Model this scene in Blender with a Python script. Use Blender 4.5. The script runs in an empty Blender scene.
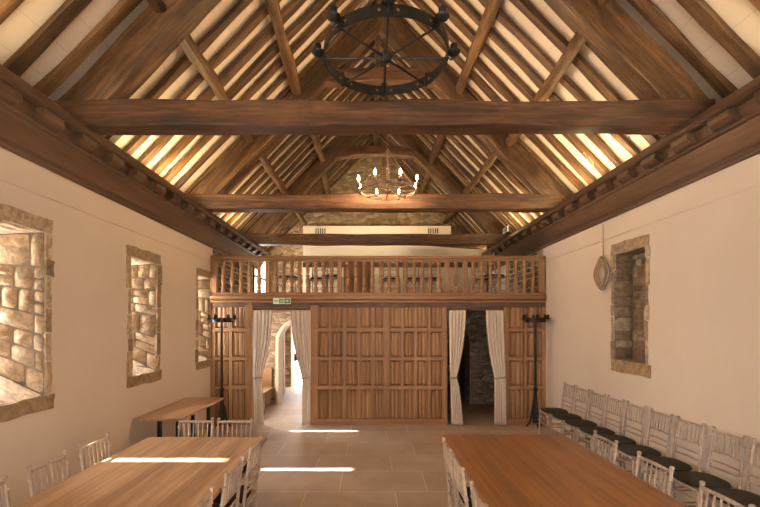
import bpy, math, random
from mathutils import Vector, Matrix, noise
R = random.Random(7)
col = bpy.context.scene.collection
PI = math.pi
CAMZ, F = 1.85, 415.0

# ------------------------------------------------------------------ materials
def new_mat(name):
    m = bpy.data.materials.new(name); m.use_nodes = True
    nt = m.node_tree; return m, nt, nt.nodes['Principled BSDF'], nt.nodes, nt.links
def ramp(nt, fac, stops):
    r = nt.nodes.new('ShaderNodeValToRGB'); e = r.color_ramp.elements
    while len(e) < len(stops): e.new(0.5)
    for k, (p, c) in enumerate(stops):
        e[k].position = p; e[k].color = (*c, 1)
    nt.links.new(fac, r.inputs[0]); return r.outputs[0]
def coords(nt, scale=(1,1,1), loc=(0,0,0), rnd=False, rot=0):
    tc = nt.nodes.new('ShaderNodeTexCoord'); mp = nt.nodes.new('ShaderNodeMapping')
    if rot:
        m0 = nt.nodes.new('ShaderNodeMapping'); m0.inputs['Rotation'].default_value = (0, rot, 0)
        nt.links.new(tc.outputs['Object'], m0.inputs[0]); tc = m0
    mp.inputs['Scale'].default_value = scale; mp.inputs['Location'].default_value = loc
    nt.links.new(tc.outputs[0 if rot else 'Object'], mp.inputs[0])
    if rnd:
        oi = nt.nodes.new('ShaderNodeObjectInfo'); ml = nt.nodes.new('ShaderNodeMath'); ml.operation = 'MULTIPLY'
        ml.inputs[1].default_value = 37.0; nt.links.new(oi.outputs['Random'], ml.inputs[0])
        ad = nt.nodes.new('ShaderNodeVectorMath'); ad.operation = 'ADD'
        nt.links.new(mp.outputs[0], ad.inputs[0]); nt.links.new(ml.outputs[0], ad.inputs[1]); return ad.outputs[0]
    return mp.outputs[0]
def noise_tex(nt, vec, scale, detail=4, rough=.6, dist=0):
    n = nt.nodes.new('ShaderNodeTexNoise'); n.inputs['Scale'].default_value = scale
    n.inputs['Detail'].default_value = detail; n.inputs['Roughness'].default_value = rough
    n.inputs['Distortion'].default_value = dist
    nt.links.new(vec, n.inputs['Vector']); return n.outputs['Fac']
def bump(nt, b, h, strength=.3, dist=.01):
    bp = nt.nodes.new('ShaderNodeBump'); bp.inputs['Strength'].default_value = strength
    bp.inputs['Distance'].default_value = dist
    nt.links.new(h, bp.inputs['Height']); nt.links.new(bp.outputs[0], b.inputs['Normal'])
def mix(nt, fac, a, b, mode='MIX'):
    m = nt.nodes.new('ShaderNodeMixRGB'); m.blend_type = mode
    for i, v in ((0, fac), (1, a), (2, b)):
        if isinstance(v, (int, float)): m.inputs[i].default_value = v
        elif isinstance(v, tuple): m.inputs[i].default_value = (*v, 1)
        else: nt.links.new(v, m.inputs[i])
    return m.outputs[0]
def wood(name, dark, mid, light, axis='y', scale=6, rough=.6, bstr=.35, stretch=.07, rot=0, contrast=.35):
    m, nt, b, N, L = new_mat(name)
    s = [1, 1, 1]; s['xyz'.index(axis)] = stretch
    v = coords(nt, tuple(s), rnd=True, rot=rot)
    n1 = noise_tex(nt, v, scale, 6, .65, .6)
    n2 = noise_tex(nt, v, scale*7, 3, .6)
    c = ramp(nt, n1, [(.28, dark), (.5, mid), (.72, light)])
    c2 = mix(nt, contrast, c, ramp(nt, n2, [(.36, (.2,.2,.2)), (.6, (1,1,1))]), 'MULTIPLY')
    if contrast > .4:   # weathered blotches and shakes of old oak
        n3 = noise_tex(nt, coords(nt, tuple(.4 if q < 1 else 1 for q in s), rnd=True, rot=rot), 3.2, 5, .7, 1.2)
        c2 = mix(nt, .75, c2, ramp(nt, n3, [(.36, (.34,.29,.25)), (.6, (1,1,1))]), 'MULTIPLY')
    L.new(c2, b.inputs['Base Color']); b.inputs['Roughness'].default_value = rough
    bump(nt, b, n2, bstr, .006); return m
def plain(name, c, rough=.5, metal=0, emit=None, es=0):
    m, nt, b, N, L = new_mat(name)
    v = coords(nt); n = noise_tex(nt, v, 25, 3)
    L.new(ramp(nt, n, [(.3, tuple(x*.85 for x in c)), (.7, c)]), b.inputs['Base Color'])
    b.inputs['Roughness'].default_value = rough; b.inputs['Metallic'].default_value = metal
    if emit: b.inputs['Emission Color'].default_value = (*emit, 1); b.inputs['Emission Strength'].default_value = es
    return m
def rubble(name, cols, mortar, scale=5, sx=(1,1,1.7), edge=.06, bstr=.9):
    m, nt, b, N, L = new_mat(name)
    v = coords(nt, sx)
    nz = N.new('ShaderNodeTexNoise'); nz.inputs['Scale'].default_value = 4; L.new(v, nz.inputs['Vector'])
    mv = N.new('ShaderNodeMixRGB'); mv.blend_type = 'LINEAR_LIGHT'; mv.inputs[0].default_value = .06
    L.new(v, mv.inputs[1]); L.new(nz.outputs['Color'], mv.inputs[2])
    vo = N.new('ShaderNodeTexVoronoi'); vo.inputs['Scale'].default_value = scale; L.new(mv.outputs[0], vo.inputs['Vector'])
    ve = N.new('ShaderNodeTexVoronoi'); ve.feature = 'DISTANCE_TO_EDGE'; ve.inputs['Scale'].default_value = scale
    L.new(mv.outputs[0], ve.inputs['Vector'])
    sp = N.new('ShaderNodeSeparateColor'); L.new(vo.outputs['Color'], sp.inputs[0])
    cst = ramp(nt, sp.outputs[0], [(0, cols[0]), (.5, cols[1]), (1, cols[2])])
    n2 = noise_tex(nt, v, 22, 5, .7)
    cst = mix(nt, .5, cst, ramp(nt, n2, [(.3, (.45,.45,.45)), (.7, (1,1,1))]), 'MULTIPLY')
    e = ramp(nt, ve.outputs['Distance'], [(0, (0,0,0)), (edge, (1,1,1))])
    L.new(mix(nt, e, mortar, cst), b.inputs['Base Color']); b.inputs['Roughness'].default_value = .9
    h = mix(nt, .3, ramp(nt, ve.outputs['Distance'], [(0, (0,0,0)), (edge*2.5, (1,1,1))]), n2)
    bump(nt, b, h, bstr, .03); return m

WM = {}
for ax in 'xyz':
    WM['truss'+ax] = wood('old_oak_'+ax, (.04,.018,.007), (.155,.073,.032), (.34,.18,.085), ax, 5, .55, .8, contrast=.7)
    WM['screen'+ax] = wood('screen_oak_'+ax, (.22,.11,.045), (.35,.19,.085), (.46,.27,.135), ax, 3, .45, .15, contrast=.2)
for sg, k in ((1,'l'),(-1,'r')):
    WM['slope'+k] = wood('principal_oak_'+k, (.045,.022,.008), (.15,.078,.029), (.30,.165,.07), 'x', 5, .55, .8, rot=sg*math.atan(1.03), contrast=.7)
    WM['rafter'+k] = wood('rafter_oak_'+k, (.05,.024,.009), (.18,.092,.033), (.34,.19,.075), 'x', 6, .6, .6, rot=sg*math.atan(1.03), contrast=.6)
WM['purlin'] = wood('purlin_oak', (.07,.033,.012), (.20,.105,.04), (.36,.21,.085), 'y', 5, .6, .5, contrast=.6)
WM['cornice'] = wood('cornice_oak', (.05,.026,.012), (.12,.064,.032), (.19,.105,.055), 'y', 4, .5, .25)
WM['table'] = wood('table_oak', (.30,.17,.09), (.52,.33,.19), (.66,.45,.28), 'y', 5, .38, .15, .05)
WM['table2'] = wood('dark_table_oak', (.17,.07,.02), (.30,.13,.042), (.42,.20,.075), 'y', 5, .38, .15, .05)
WM['chair'] = wood('limewash', (.30,.225,.17), (.50,.40,.32), (.68,.57,.48), 'z', 8, .5, .15)
M_iron = plain('black_iron', (.03,.028,.028), .45, .7)
M_pad = plain('dark_seat_fabric', (.028,.026,.017), .9)
M_green = plain('sign_green', (.03,.22,.07), .5)
M_white = plain('sign_white', (.85,.9,.75), .5)
M_flame = plain('flame_bulb', (1,.7,.4), .3, 0, (1,.62,.3), 22)
M_ivory = plain('candle_ivory', (.75,.62,.45), .5)
M_rope = plain('rope_jute', (.42,.30,.2), .9)
M_glass, nt, b, N, L = new_mat('window_glass')
tr = N.new('ShaderNodeBsdfTransparent'); mx = N.new('ShaderNodeMixShader'); mx.inputs[0].default_value = .08
b.inputs['Roughness'].default_value = .05
L.new(tr.outputs[0], mx.inputs[1]); L.new(b.outputs[0], mx.inputs[2]); L.new(mx.outputs[0], N['Material Output'].inputs[0])

def plaster(name, c, var=.06):
    m, nt, b, N, L = new_mat(name)
    v = coords(nt); n = noise_tex(nt, v, 1.3, 6, .6); n2 = noise_tex(nt, v, 60, 3)
    L.new(ramp(nt, n, [(.3, tuple(x*(1-var) for x in c)), (.7, c)]), b.inputs['Base Color'])
    b.inputs['Roughness'].default_value = .85; bump(nt, b, n, .25, .02); return m
M_wall = plaster('plaster_wall', (.76,.67,.57))
M_part = plaster('partition_white', (.80,.70,.55))
M_concrete = plaster('outside_paving', (.6,.58,.55))
M_gable = rubble('gable_rubble', ((.28,.19,.10), (.44,.32,.18), (.60,.47,.30)), (.36,.27,.17), 5.2)
M_arch = rubble('passage_rubble', ((.30,.22,.15), (.45,.34,.24), (.58,.47,.35)), (.34,.27,.20), 6, (1,1,1.9))
M_mortar = plain('mortar', (.25,.205,.16), .95)
# individually built stones: per-stone tint is a property of the stone itself
M_stone, nt, b, N, L = new_mat('window_stone')
at = N.new('ShaderNodeAttribute'); at.attribute_name = 'tint'
v = coords(nt); n = noise_tex(nt, v, 14, 6, .7, .5)
L.new(mix(nt, .55, at.outputs['Color'], ramp(nt, n, [(.38, (.22,.19,.16)), (.58, (1,1,1))]), 'MULTIPLY'), b.inputs['Base Color'])
b.inputs['Roughness'].default_value = .9; bump(nt, b, n, .8, .03)
# boards
M_board, nt, b, N, L = new_mat('cream_roof_board')
tc = N.new('ShaderNodeTexCoord'); se = N.new('ShaderNodeSeparateXYZ'); L.new(tc.outputs['Object'], se.inputs[0])
cb = N.new('ShaderNodeCombineXYZ'); L.new(se.outputs[1], cb.inputs[0])
mz = N.new('ShaderNodeMath'); mz.operation = 'MULTIPLY'; mz.inputs[1].default_value = 1.4; L.new(se.outputs[2], mz.inputs[0]); L.new(mz.outputs[0], cb.inputs[1])
br = N.new('ShaderNodeTexBrick'); br.inputs['Scale'].default_value = 1
br.inputs['Brick Width'].default_value = 1.9; br.inputs['Row Height'].default_value = .3; br.inputs['Mortar Size'].default_value = .002
br.inputs['Color1'].default_value = (.86,.77,.64,1); br.inputs['Color2'].default_value = (.82,.73,.60,1); br.inputs['Mortar'].default_value = (.58,.47,.36,1)
L.new(cb.outputs[0], br.inputs['Vector']); L.new(br.outputs['Color'], b.inputs['Base Color']); b.inputs['Roughness'].default_value = .8
# floor flags
M_floor, nt, b, N, L = new_mat('floor_flagstone')
v = coords(nt, (1,1,1), (0.35,-6.5+12.8,0))
br = N.new('ShaderNodeTexBrick'); br.inputs['Scale'].default_value = 1
br.inputs['Brick Width'].default_value = .98; br.inputs['Row Height'].default_value = .64; br.inputs['Mortar Size'].default_value = .006
br.inputs['Mortar Smooth'].default_value = .3; br.offset = .37; br.offset_frequency = 2
br.inputs['Color1'].default_value = (.50,.40,.32,1); br.inputs['Color2'].default_value = (.42,.335,.265,1); br.inputs['Mortar'].default_value = (.66,.57,.48,1)
L.new(v, br.inputs['Vector'])
n = noise_tex(nt, v, 2.2, 6, .65, .4)
cc = mix(nt, .7, br.outputs['Color'], ramp(nt, n, [(.3, (.62,.58,.54)), (.7, (1,1,1))]), 'MULTIPLY')
L.new(cc, b.inputs['Base Color']); L.new(ramp(nt, n, [(.3, (.5,.5,.5)), (.7, (.68,.68,.68))]), b.inputs['Roughness'])
bump(nt, b, br.outputs['Fac'], -.3, .004)
# curtain fabric: cream with woven stripes along the cloth
M_curtain, nt, b, N, L = new_mat('curtain_fabric')
uvn = N.new('ShaderNodeUVMap'); wv = N.new('ShaderNodeTexWave'); wv.inputs['Scale'].default_value = 4.5; wv.inputs['Distortion'].default_value = .4
L.new(uvn.outputs[0], wv.inputs['Vector'])
L.new(ramp(nt, wv.outputs['Fac'], [(.5, (.86,.78,.69)), (.85, (.48,.39,.32))]), b.inputs['Base Color']); b.inputs['Roughness'].default_value = .9

# ------------------------------------------------------------------ mesh builder
class MB:
    def __init__(s): s.v = []; s.f = []; s.tint = []; s.uv = None
    def add(s, vs, fs, tint=None):
        o = len(s.v); s.v += [tuple(v) for v in vs]
        for f in fs: s.f.append(tuple(i+o for i in f)); s.tint.append(tint or (1,1,1))
    def box(s, x0, x1, y0, y1, z0, z1):
        if x0 > x1: x0, x1 = x1, x0
        if y0 > y1: y0, y1 = y1, y0
        if z0 > z1: z0, z1 = z1, z0
        vs = [(x,y,z) for x in (x0,x1) for y in (y0,y1) for z in (z0,z1)]
        s.add(vs, [(0,1,3,2),(4,6,7,5),(0,4,5,1),(2,3,7,6),(0,2,6,4),(1,5,7,3)])
    def loft(s, rings, cap=True):
        n = len(rings[0]); vs = [p for r in rings for p in r]; fs = []
        for i in range(len(rings)-1):
            for j in range(n):
                k = (j+1) % n; fs.append((i*n+j, i*n+k, (i+1)*n+k, (i+1)*n+j))
        if cap: fs.append(tuple(range(n-1,-1,-1))); fs.append(tuple((len(rings)-1)*n+j for j in range(n)))
        s.add(vs, fs)
    def tube(s, pts, r, n=8, cap=True):
        pts = [Vector(p) for p in pts]; rings = []
        up = Vector((0,0,1))
        for i, p in enumerate(pts):
            t = (pts[min(i+1,len(pts)-1)]-pts[max(i-1,0)]).normalized()
            u = up if abs(t.dot(up)) < .95 else Vector((1,0,0))
            a = t.cross(u).normalized(); b_ = a.cross(t).normalized()
            rr = r[i] if isinstance(r, (list,tuple)) else r
            rings.append([p+a*math.cos(2*PI*k/n)*rr+b_*math.sin(2*PI*k/n)*rr for k in range(n)])
        s.loft(rings, cap)
    def lathe(s, prof, c=(0,0,0), n=12):
        s.loft([[(c[0]+r*math.cos(2*PI*k/n), c[1]+r*math.sin(2*PI*k/n), c[2]+z) for k in range(n)] for r, z in prof])
    def beam(s, p0, p1, w, h, up=(0,0,1), segs=14, jit=.012, bow=0, taper=1, seed=0, cham=.18):
        """rough hewn timber: w across, h along 'up'"""
        p0, p1 = Vector(p0), Vector(p1); t = (p1-p0).normalized(); up = Vector(up)
        a = t.cross(up).normalized(); u = a.cross(t).normalized(); rings = []
        for i in range(segs+1):
            f = i/segs; k = 1+(taper-1)*f; c = p0.lerp(p1, f)+u*bow*(1-(2*f-1)**2)
            L_ = (p1-p0).length*f
            W, H = w*k/2, h*k/2; cw = cham*min(W, H)
            pts = [(W-cw,-H),(W,-H+cw),(W,H-cw),(W-cw,H),(-W+cw,H),(-W,H-cw),(-W,-H+cw),(-W+cw,-H)]
            ring = []
            for j, (x, y) in enumerate(pts):
                nz = noise.noise(Vector((L_*1.6, (j//2)*2.3, seed*7.1)))*jit*1.6 + noise.noise(Vector((L_*6, j*1.9, seed*3.3)))*jit*.5
                nz2 = noise.noise(Vector((L_*1.3, (j//2)*2.3+50, seed*7.1)))*jit*1.6
                ring.append(c + a*(x+nz*(1 if x > 0 else -1)) + u*(y+nz2*(1 if y > 0 else -1)))
            rings.append(ring)
        s.loft(rings)
    def build(s, name, mat, parent=None, smooth=False, bevel=0, solid=0):
        me = bpy.data.meshes.new(name); me.from_pydata(s.v, [], s.f); me.update()
        if any(t != (1,1,1) for t in s.tint):
            at = me.color_attributes.new('tint', 'FLOAT_COLOR', 'CORNER'); k = 0
            for p, t in zip(me.polygons, s.tint):
                for _ in p.loop_indices: at.data[k].color = (*t, 1); k += 1
        if s.uv:
            ul = me.uv_layers.new(name='UVMap')
            for lp in me.loops: ul.data[lp.index].uv = s.uv[lp.vertex_index]
        if smooth:
            for p in me.polygons: p.use_smooth = True
            me.set_sharp_from_angle(angle=math.radians(38))
        me.materials.append(mat)
        o = bpy.data.objects.new(name, me); col.objects.link(o)
        if parent: o.parent = parent
        if solid: md = o.modifiers.new('solid', 'SOLIDIFY'); md.thickness = solid
        if bevel:
            md = o.modifiers.new('bev', 'BEVEL'); md.width = bevel; md.segments = 2; md.limit_method = 'ANGLE'
        return o
def tag(o, label=None, cat=None, group=None, kind=None):
    if label: o['label'] = label
    if cat: o['category'] = cat
    if group: o['group'] = group
    if kind: o['kind'] = kind
    return o
def empty(name, loc=(0,0,0), rz=0):
    o = bpy.data.objects.new(name, None); o.empty_display_size = .1; col.objects.link(o); o.location = loc; o.rotation_euler.z = rz; return o
KIDS = {}
def copy_tree(o, parent=None):
    c = o.copy(); col.objects.link(c); c.parent = parent
    for ch in [x for x in list(col.objects) if x.parent == o]: copy_tree(ch, c)
    return c
ORD = ['first','second','third','fourth','fifth','sixth','seventh','eighth','ninth','tenth','eleventh','twelfth','thirteenth','fourteenth','fifteenth','sixteenth']

XL, XR, XC = -2.96, 3.22, .13
YB, YG, YS = -2.4, 12.25, 7.69          # back wall, gable, screen
SL = 1.03
def roofz(x, off=0): return 3.95+SL*(3.07-abs(x-XC))+off   # underside line of the rafters (x=-2.94 -> 3.95)

# ------------------------------------------------------------------ floor, walls
def add_quadwall(mb, x, ys, zs, holes, flip=False):
    for i in range(len(ys)-1):
        for j in range(len(zs)-1):
            yc, zc = (ys[i]+ys[i+1])/2, (zs[j]+zs[j+1])/2
            if any(h[0] < yc < h[1] and h[2] < zc < h[3] for h in holes): continue
            mb.add([(x,ys[i],zs[j]),(x,ys[i+1],zs[j]),(x,ys[i+1],zs[j+1]),(x,ys[i],zs[j+1])], [(0,1,2,3)])
f = MB(); f.box(-3.7, 3.95, YB, YG+.6, -.1, 0); tag(f.build('floor', M_floor), kind='structure')
WIN = [(3.17,3.76,3.42), (5.12,5.73,5.28), (7.08,7.62,7.17)]    # opening near edge, far edge, slit centre
WZ0, WZ1, SZ0, SZ1, XO, SW = 1.20, 2.68, 1.66, 2.58, -3.6, .043
def side_wall(name, xin, xout, holes_in, holes_out, extra_y=()):
    mb = MB()
    for x, hs, zt in ((xin, holes_in, 3.75), (xout, holes_out, 3.42)):
        ys = sorted({YB, YG+.6, *[h[0] for h in hs], *[h[1] for h in hs]}); zs = sorted({0, zt, *[h[2] for h in hs], *[h[3] for h in hs]})
        add_quadwall(mb, x, ys, zs, hs)
    mb.add([(xin,YB,3.75),(xin,YG+.6,3.75),(xout,YG+.6,3.42),(xout,YB,3.42)], [(0,1,2,3)])
    return tag(mb.build(name, M_wall), kind='structure')
side_wall('wall_left', XL, XO, [(a,b,WZ0,WZ1) for a,b,c in WIN], [(c-SW,c+SW,SZ0,SZ1) for a,b,c in WIN])
NY0, NY1, NZ0, NZ1 = 4.86, 5.49, 1.38, 2.76
side_wall('wall_right', XR, 3.85, [(NY0,NY1,NZ0,NZ1)], [])

STC = [(.56,.42,.27), (.66,.52,.36), (.48,.35,.22), (.72,.59,.43), (.60,.47,.32), (.42,.31,.20)]
def stone_patch(mb, P, nrm, rh=.19, sw=.26, gap=.012, rise=.02, seed=1, dim=1.0, tints=STC, irregular=True):
    """fill quad P (00,10,11,01; u then v upward) with bulged separate stones"""
    rr = random.Random(seed); P = [Vector(p) for p in P]; nrm = Vector(nrm).normalized()
    W = ((P[1]-P[0]).length+(P[2]-P[3]).length)/2; H = ((P[3]-P[0]).length+(P[2]-P[1]).length)/2
    def at(u, v): return P[0]*(1-u)*(1-v)+P[1]*u*(1-v)+P[2]*u*v+P[3]*(1-u)*v
    v = 0
    while v < .999:
        dv = min(rr.uniform(.6,1.45)*rh/H, 1-v)
        if 1-v-dv < .4*rh/H: dv = 1-v
        u = 0
        while u < .999:
            du = min(rr.uniform(.55,1.6)*sw/W, 1-u)
            if 1-u-du < .35*sw/W: du = 1-u
            cells = [(u,v,du,dv)]
            if irregular and rr.random() < .3 and dv*H > .15: cells = [(u,v,du,dv*.5),(u,v+dv*.5,du,dv*.5)]
            for (a,b_,c,d) in cells:
                g1, g2 = gap/W, gap/H; t = rr.choice(tints); k = rr.uniform(.8,1.15)*dim; t = tuple(min(1,x*k) for x in t)
                n = 5; rs = rise*rr.uniform(.6,1.3); base = len(mb.v); vs = []
                j = [rr.uniform(-.2,.2) for _ in range(4)]
                for q in range(n+1):
                    for p in range(n+1):
                        fu, fv = p/n, q/n
                        sk = (j[0]*(1-fu)+j[1]*fu)*.12; sk2 = (j[2]*(1-fv)+j[3]*fv)*.12
                        # corner rounding
                        cu, cv = (fu-.5)*2, (fv-.5)*2; rd = 1-.045*(cu*cu*cv*cv)
                        pu = a+g1+(c-2*g1)*(.5+cu*.5*rd+sk2*0); pv = b_+g2+(d-2*g2)*(.5+cv*.5*rd)
                        pos = at(min(max(pu,0),1), min(max(pv,0),1))
                        edge = min(p, n-p, q, n-q)
                        hh = (0 if edge == 0 else rs*(.8 if edge == 1 else 1)) + noise.noise(pos*17+Vector((seed,0,0)))*.012*(edge > 0)
                        vs.append(pos+nrm*hh)
                fs = [(q*(n+1)+p, q*(n+1)+p+1, (q+1)*(n+1)+p+1, (q+1)*(n+1)+p) for q in range(n) for p in range(n)]
                mb.add(vs, fs, t)
            u += du
        v += dv
def block(mb, x0, x1, y0, y1, z0, z1, sd, t=None, jit=.022):
    """a rough dressed block of a window surround, thin along x"""
    rr = random.Random(sd); t = t or rr.choice(STC); k = rr.uniform(.75,1.05); t = tuple(x*k for x in t)
    n = 5; y0 += rr.uniform(-jit,jit); y1 += rr.uniform(-jit,jit)
    vs = []
    for layer, x in ((0, x0), (1, x1)):
        for q in range(n+1):
            for p in range(n+1):
                yy = y0+(y1-y0)*p/n; zz = z0+(z1-z0)*q/n
                e = (p in (0,n)) or (q in (0,n))
                o = noise.noise(Vector((yy*9, zz*9, sd)))*jit
                vs.append((x+(o if layer and not e else 0), yy+noise.noise(Vector((zz*7,sd,1)))*jit*(p in (0,n)), zz+noise.noise(Vector((yy*7,sd,5)))*jit*(q in (0,n))))
    m_ = (n+1)**2; fs = []
    for q in range(n):
        for p in range(n):
            a = q*(n+1)+p; fs.append((m_+a, m_+a+1, m_+a+n+2, m_+a+n+1))
    for p in range(n):
        fs.append((p, p+1, m_+p+1, m_+p)); a = n*(n+1)+p; fs.append((a, m_+a, m_+a+1, a+1))
        a = p*(n+1); fs.append((a, m_+a, m_+a+n+1, a+n+1)); a = a+n; fs.append((a, a+n+1, m_+a+n+1, m_+a))
    mb.add(vs, fs, t)
def surround(parent, X, sgn, y0, y1, z0, z1, sd, w=.09, head=.13, sill=.13):
    """sgn=+1: wall faces +x"""
    rr = random.Random(sd); xa, xb = X-sgn*.02, X+sgn*.014
    m = MB(); block(m, xa, xb, y0-w, y1+w, z1, z1+head, sd+1); m.build('lintel', M_stone, parent, True)
    m = MB(); block(m, xa, xb, y0-w*1.1, y1+w*1.0, z0-sill, z0, sd+2, (.46,.32,.18)); m.build('stone_sill', M_stone, parent, True)
    for yy0, yy1, nm in ((y0-w, y0, 0), (y1, y1+w, 1)):
        m = MB(); z = z0
        while z < z1-.001:
            dz = min(rr.uniform(.14,.34), z1-z)
            if z1-z-dz < .1: dz = z1-z
            o = rr.uniform(-.03,.02)
            block(m, xa, xb, yy0-(o if nm == 0 else 0), yy1+(o if nm else 0), z+.004, z+dz-.004, rr.randint(0,999)); z += dz
        m.build('jamb_stone', M_stone, parent, True)
for i, (a, b_, c) in enumerate(WIN):
    e = tag(empty('window_%d' % (i+1), (XL, (a+b_)/2, WZ0)), kind='structure'); inv = Vector((XL,(a+b_)/2,WZ0))
    def bl(mb, name, mat, sm=False):
        mb.v = [tuple(Vector(v)-inv) for v in mb.v]; return mb.build(name, mat, e, sm)
    I = [(XL,a,WZ0),(XL,b_,WZ0),(XL,b_,WZ1),(XL,a,WZ1)]
    S = [(XO,c-SW,SZ0),(XO,c+SW,SZ0),(XO,c+SW,SZ1),(XO,c-SW,SZ1)]
    mo = MB(); mo.add(I+S, [(1,2,6,5),(0,4,7,3),(2,3,7,6),(0,1,5,4)]); bl(mo, 'mortar_bed', M_mortar)
    far = MB(); stone_patch(far, (S[1],I[1],I[2],S[2]), (0.4,-1,0), .17, .2, .007, .022, 11+i, 1.1); bl(far, 'far_reveal', M_stone, True)
    nr = MB(); stone_patch(nr, (I[0],S[0],S[3],I[3]), (.4,1,0), .2, .24, .012, .012, 21+i, 1.1); bl(nr, 'near_reveal', M_stone, True)
    hd = MB(); stone_patch(hd, (S[3],S[2],I[2],I[3]), (0,0,-1), .2, .3, .008, .012, 31+i, 1.1); bl(hd, 'head_reveal', M_stone, True)
    sl = MB(); stone_patch(sl, (S[0],S[1],I[1],I[0]), (0,0,1), .4, .5, .004, .006, 41+i, 1.35, [(.66,.56,.45)], False); bl(sl, 'inner_sill', M_stone, True)
    g = MB(); g.box(XO-.006, XO, c-SW, c+SW, SZ0, SZ1); bl(g, 'pane', M_glass)
    p2 = empty('tmp'); surround(p2, XL, 1, a, b_, WZ0, WZ1, 100*i+5, .09 if i < 2 else .07)
    for ch in [x for x in list(col.objects) if x.parent == p2]:
        ch.parent = e; ch.data.transform(Matrix.Translation(-inv))
    bpy.data.objects.remove(p2)
# right blocked window
e = tag(empty('window_4', (XR, NY0, NZ0)), kind='structure'); inv = Vector((XR,NY0,NZ0)); XB = 3.46
p2 = empty('tmp'); surround(p2, XR, -1, NY0, NY1, NZ0, NZ1, 905, .065, .14, .15)
mo = MB(); mo.add([(XR,NY0,NZ0),(XR,NY1,NZ0),(XR,NY1,NZ1),(XR,NY0,NZ1),(XB,NY0,NZ0),(XB,NY1,NZ0),(XB,NY1,NZ1),(XB,NY0,NZ1)], [(1,2,6,5),(0,4,7,3),(2,3,7,6),(0,1,5,4),(4,5,6,7)]); mo.build('mortar_bed', M_mortar, p2)
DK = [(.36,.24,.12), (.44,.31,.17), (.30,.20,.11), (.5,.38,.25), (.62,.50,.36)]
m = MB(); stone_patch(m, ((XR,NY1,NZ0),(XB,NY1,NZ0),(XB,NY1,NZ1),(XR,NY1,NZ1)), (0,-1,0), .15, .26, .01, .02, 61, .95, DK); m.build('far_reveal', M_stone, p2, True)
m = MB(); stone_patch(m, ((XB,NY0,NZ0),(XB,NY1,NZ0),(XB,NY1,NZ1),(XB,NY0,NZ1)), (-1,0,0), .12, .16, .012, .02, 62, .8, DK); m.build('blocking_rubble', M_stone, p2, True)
for ch in [x for x in list(col.objects) if x.parent == p2]:
    ch.parent = e; ch.data.transform(Matrix.Translation(-inv))
bpy.data.objects.remove(p2)

# end wall behind the camera, with two openings added for fill light
def wall_y(name, y, rects, mat, th=.5):
    mb = MB()
    for (x0,x1,z0,z1) in rects: mb.box(x0, x1, y, y+th, z0, z1)
    return tag(mb.build(name, mat), kind='structure')
wb = wall_y('wall_back', YB-.5, [(-3.6,-1.9,0,3.45),(-1.9,-.2,0,.8),(-1.9,-.2,2.9,3.45),(-.2,.5,0,3.45),(.5,2.2,0,.8),(.5,2.2,2.9,3.45),(2.2,3.85,0,3.45)], M_wall)
mb = MB(); y = YB
mb.add([(-3.6,y,3.45),(3.85,y,3.45),(XC,y,7.3),(-3.6,y-.3,3.45),(3.85,y-.3,3.45),(XC,y-.3,7.3)], [(0,1,2),(5,4,3),(0,2,5,3),(1,4,5,2)]); tag(mb.build('wall_back_gable', M_wall), kind='structure')
# far gable wall with doorway
DX0, DX1, DZ = -2.36, -1.25, 2.05
mb = MB()
for (x0,x1,z0,z1) in [(-3.6,DX0,0,3.42),(DX0,DX1,DZ,3.42),(DX1,3.85,0,3.42)]: mb.box(x0, x1, YG, YG+.5, z0, z1)
pr = [(-3.6,3.42),(3.85,3.42),(XC,7.26)]
mb.add([(x,YG,z) for x,z in pr]+[(x,YG+.5,z) for x,z in pr], [(0,1,2),(5,4,3),(0,2,5,3),(1,4,5,2)])
tag(mb.build('wall_gable', M_gable), kind='structure')
mb = MB(); mb.box(-9, 9, YG+.6, YG+14, -.12, -.01); tag(mb.build('ground', M_concrete), kind='structure')
mb = MB(); mb.box(-14, -3.75, YB-4, YG+14, -.12, -.01); tag(mb.build('ground_side', M_concrete), kind='structure')
# plaster step line along both walls
for nm, X, s_ in (('trim_1', XL, 1), ('trim_2', XR, -1)):
    m = MB(); m.beam((X+s_*.004,YB+.1,3.01), (X+s_*.004,YS-.1,3.01), .016, .02, segs=40, jit=.006, seed=3); tag(m.build(nm, M_wall, None, True), kind='structure')

# ------------------------------------------------------------------ roof
def roof_pt(x, off): return roofz(x, off)
for nm, sg in (('ceiling_left', -1), ('ceiling_right', 1)):
    m = MB(); xe = XC+sg*3.74; o1, o2 = .115, .18
    a = [(xe, roofz(xe,o1)), (XC, roofz(XC,o1)), (XC, roofz(XC,o2)), (xe, roofz(xe,o2))]
    m.add([(x,YB-.3,z) for x,z in a]+[(x,YG+.5,z) for x,z in a], [(0,1,2,3),(7,6,5,4),(0,4,5,1),(1,5,6,2),(2,6,7,3),(3,7,4,0)])
    tag(m.build(nm, M_board), kind='structure')
m = MB(); m.beam((XC,-2.2,7.02),(XC,YG-.01,7.02), .06, .26, segs=30, jit=.01, seed=2); tag(m.build('ridge_board', WM['purlin'], None, True), 'dark timber ridge board along the apex of the roof', 'beam')
T = [3.97, 6.79, 9.75]; TN = ['nearest tie beam', 'middle tie beam', 'far tie beam']
Cn = math.sqrt(1+SL*SL); AX = Vector((1,0,SL)).normalized()
def rafter(y, sg, k, seed, w):
    m = MB(); x0 = XC+sg*3.30; x1 = XC+sg*.07
    off = .052
    base = Vector((x0,0,roofz(x0,off))); top = Vector((x1,0,roofz(x1,off)))
    m.beam((0,0,0), top-base, w, .055, up=(-sg*-SL,0,1), segs=16, jit=.014, bow=0, seed=seed, cham=.12)
    o = m.build('rafter', WM['rafter'+('l' if sg < 0 else 'r')], None, True); o.location = (x0, y, base.z)
    return o
ry = [4.42+.33*k for k in range(-12, 24)]
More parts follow.
